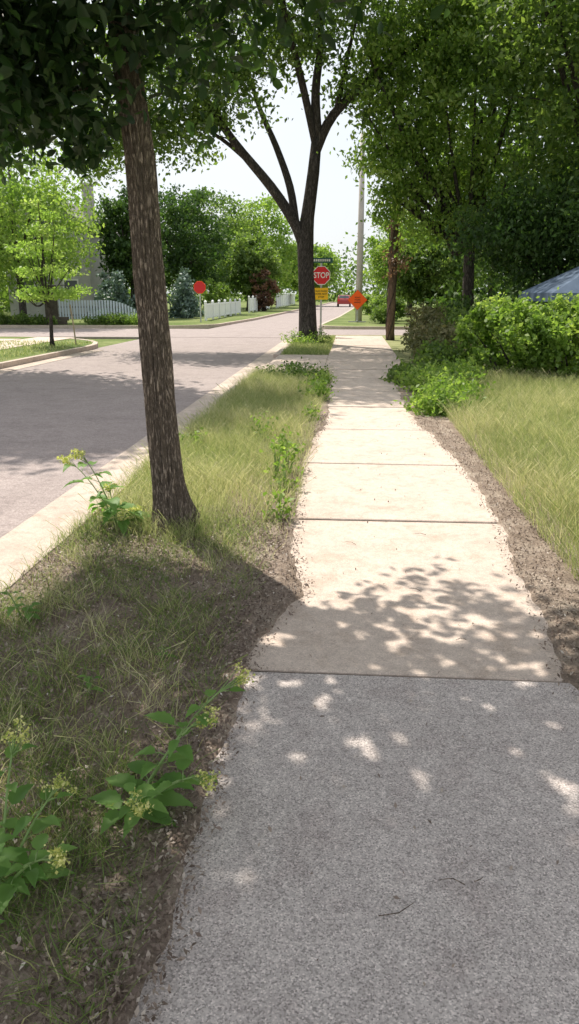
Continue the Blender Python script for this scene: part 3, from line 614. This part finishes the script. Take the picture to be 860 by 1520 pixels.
for k in range(3): g.tube([(1.45+.16*math.cos(z*2+k*2),27+.16*math.sin(z*2+k*2),z) for z in np.linspace(0,5,30)],[.015]*30,5)
g.obj("stem",M_bark2,e,(1.45,27,0))
S=(.55,45,0); e=empty("utility_pole",S,label="pale weathered utility pole beyond the side street",category="utility pole")
g=Geo(); g.tube([(S[0],45,-.1),(S[0],45,5),(S[0]-.02,45,10)],[.2,.17,.13],14); g.obj("pole",M_palepole,e,S,smooth=True)
g=Geo(); g.box(S[0]-.06,S[0]+.06,44.6,44.8,8.9,9.4); g.obj("bracket",M_steel,e,S)

# ------------------------------------------------------------ fences
def fence_run(label,x,y0,y1,h):
    e=empty("fence",(x,(y0+y1)/2,0),label=label,category="fence",group="white fences along the far street"); o=(x,(y0+y1)/2,0)
    n=max(1,int((y1-y0)/2.4)); st=(y1-y0)/n
    for i in range(n+1):
        g=Geo(); y=y0+i*st; g.box(x-.07,x+.07,y-.07,y+.07,-.02,h+.1); g.add([(x-.09,y-.09,h+.1),(x+.09,y-.09,h+.1),(x+.09,y+.09,h+.1),(x-.09,y+.09,h+.1),(x,y,h+.2)],[(0,1,4),(1,2,4),(2,3,4),(3,0,4),(0,3,2,1)])
        g.obj("post",M_vinyl,e,o)
    g=Geo()
    for i in range(n):
        ya=y0+i*st+.08; yb=ya+st-.16
        g.box(x-.03,x+.03,ya,yb,.12,.22); g.box(x-.03,x+.03,ya,yb,h-.12,h-.02)
        k=int((yb-ya)/.14)
        for j in range(k): g.box(x-.012+.0,x+.012,ya+j*.14+.005,ya+j*.14+.135,.22,h-.12)
    g.obj("panel",M_vinyl,e,o)
fence_run("white vinyl fence along the far lot",-8.6,45.5,60,1.0); fence_run("white vinyl fence along the far lot",-8.4,64,80,1.2); fence_run("white vinyl fence along the far lot",-8.0,84,112,1.4)
S=(-13.4,41.0,0); e=empty("fence",S,label="blue grey slatted fence with gently arched top",category="fence")
g=Geo()
for i in range(28):
    x=-15.9+i*.16; t=i/27; h=1.22-.55*max(0,(t-.6)/.4)**2
    g.box(x,x+.10,41.0,41.03,.22,h)
g.obj("slat",M_bluegrey,e,S)
g=Geo(); g.box(-15.95,-11.5,41.04,41.09,.4,.48); g.box(-15.95,-12.2,41.04,41.09,.82,.9)
for x in (-15.9,-14.4,-13.0,-11.6): g.box(x,x+.09,41.09,41.18,0,.6)
g.obj("rail",M_darkwood,e,S)
e=empty("retaining_wall",(-17.5,39,0),label="low dark timber retaining wall",category="wall")
g=Geo()
for k in range(2): g.box(-24,-14.8+.1*(k%2),39.0,39.2-.006*k,.0+.2*k+.003,.195+.2*k)
g.obj("timber",M_darkwood,e,(-17.5,39,0))

# ------------------------------------------------------------ house
hx0=-1.2
H=(-18.2+hx0,54,0); e=empty("house",H,label="tall grey gabled house with chimney behind trees",category="house")
x0,x1,y0,y1,eh,ph=-22+hx0,-16.2+hx0,51,59,5.8,7.6; xm=(x0+x1)/2
mesh_obj("wall",[(x0,y0,0),(x1,y0,0),(x1,y0,eh),(xm,y0,ph),(x0,y0,eh),(x0,y1,0),(x1,y1,0),(x1,y1,eh),(xm,y1,ph),(x0,y1,eh)],
 [(0,1,2,3,4),(9,8,7,6,5),(1,6,7,2),(5,0,4,9)],M_siding,e,H)
rf=mesh_obj("roof",[(x0-.4,y0-.4,eh-.25),(xm,y0-.4,ph+.08),(x1+.4,y0-.4,eh-.25),(x0-.4,y1+.4,eh-.25),(xm,y1+.4,ph+.08),(x1+.4,y1+.4,eh-.25),
 (x0-.4,y0-.4,eh-.10),(xm,y0-.4,ph+.25),(x1+.4,y0-.4,eh-.10),(x0-.4,y1+.4,eh-.10),(xm,y1+.4,ph+.25),(x1+.4,y1+.4,eh-.10)],
 [(0,3,4,1),(1,4,5,2),(6,7,10,9),(7,8,11,10),(0,1,7,6),(1,2,8,7),(3,9,10,4),(4,10,11,5),(0,6,9,3),(2,5,11,8)],M_roof,e,H)
g=Geo(); cxh=-17.7; g.box(cxh-.28,cxh+.28,52.2,52.9,5.6,8.5); g.box(cxh-.34,cxh+.34,52.13,52.97,8.5,8.62); c=g.obj("chimney",M_brick,rf,H)
for (wx,wz) in ((-20.6,1.2),(-17.6,1.2),(-20.6,3.9),(-17.6,3.9),(-19.1,5.6)):
    wx+=hx0
    g=Geo(); w2,h2=.9,1.2
    g.box(wx-w2/2,wx+w2/2,y0-.01,y0-.004,wz,wz+h2); wo=g.obj("window",M_glass,e,H)
    g=Geo(); g.box(wx-w2/2-.1,wx-w2/2,y0-.05,y0-.004,wz-.1,wz+h2+.1); g.box(wx+w2/2,wx+w2/2+.1,y0-.05,y0-.004,wz-.1,wz+h2+.1); g.box(wx-w2/2,wx+w2/2,y0-.05,y0-.012,wz+h2,wz+h2+.1); g.box(wx-w2/2,wx+w2/2,y0-.07,y0-.012,wz-.1,wz); g.box(wx-w2/2,wx+w2/2,y0-.03,y0-.012,wz+h2/2-.03,wz+h2/2+.03)
    g.obj("frame",M_trim,wo,H)
g=Geo(); g.box(-19.55+hx0,-18.65+hx0,y0-.03,y0-.004,0,2.1); g.obj("door",M_darkwood,e,H)

# ------------------------------------------------------------ canopy tent
S=(6.3,18.0,0); e=empty("canopy_tent",S,label="blue fabric canopy roof peeking over the hedge",category="canopy")
hx,hy=2.1,1.6
mesh_obj("canopy",[(S[0]-hx,S[1]-hy,1.60),(S[0]+hx,S[1]-hy,1.60),(S[0]+hx,S[1]+hy,1.60),(S[0]-hx,S[1]+hy,1.60),(S[0],S[1],2.7),
 (S[0]-hx,S[1]-hy,1.42),(S[0]+hx,S[1]-hy,1.42),(S[0]+hx,S[1]+hy,1.42),(S[0]-hx,S[1]+hy,1.42)],
 [(0,1,4),(1,2,4),(2,3,4),(3,0,4),(0,5,6,1),(1,6,7,2),(2,7,8,3),(3,8,5,0)],M_tarp,e,S)
for sx in(-1,1):
    for sy in(-1,1):
        g=Geo(); px=S[0]+sx*(hx-.06); py=S[1]+sy*(hy-.06); g.tube([(px,py,0),(px,py,.8),(px,py,1.58)],[.02,.02,.02],8); g.obj("leg",M_steel,e,S)

# ------------------------------------------------------------ red car (rear view)
S=(-.7,100,-.12); e=empty("parked_car",S,label="small red car at the far end of the street",category="car")
prof=[(-2.1,.35),(-2.15,.75),(-2.05,.98),(-1.9,1.02),(-1.45,1.42),(-.2,1.47),(.55,1.38),(1.15,.98),(2.0,.82),(2.15,.55),(2.1,.32)]
v=[];f=[];n=len(prof)
for sgn,ws in ((-1,1),(1,1)):
    for (py,pz) in prof:
        wd=.86-(.18*max(0,(pz-.95)/.5)); v.append((S[0]+sgn*wd,S[1]+py,S[2]+pz))
f=[tuple(range(n-1,-1,-1)),tuple(range(n,2*n))]+[(i,i+1,i+1+n,i+n) for i in range(n-1)]+[(n-1,0,n,2*n-1)]
bo=mesh_obj("body",v,f,M_carred,e,S); bv=bo.modifiers.new("bevel","BEVEL"); bv.width=.05; bv.segments=2
mesh_obj("rear_window",[(S[0]-.66,S[1]-1.86,S[2]+1.07),(S[0]+.66,S[1]-1.86,S[2]+1.07),(S[0]+.56,S[1]-1.51,S[2]+1.38),(S[0]-.56,S[1]-1.51,S[2]+1.38)],[(0,1,2,3)],M_glass,e,S)
for sx in(-1,1):
    g=Geo(); cx=S[0]+sx*.66; g.box(cx-.14,cx+.14,S[1]-2.19,S[1]-2.12,S[2]+.72,S[2]+.9); g.obj("tail_light",M_lamp,e,S)
    for wy in(-1.35,1.35):
        g=Geo(); g.tube([(S[0]+sx*.66,S[1]+wy,S[2]+.32),(S[0]+sx*.78,S[1]+wy,S[2]+.32),(S[0]+sx*.88,S[1]+wy,S[2]+.32)],[.31,.32,.31],18); g.obj("wheel",M_rubber,e,S)
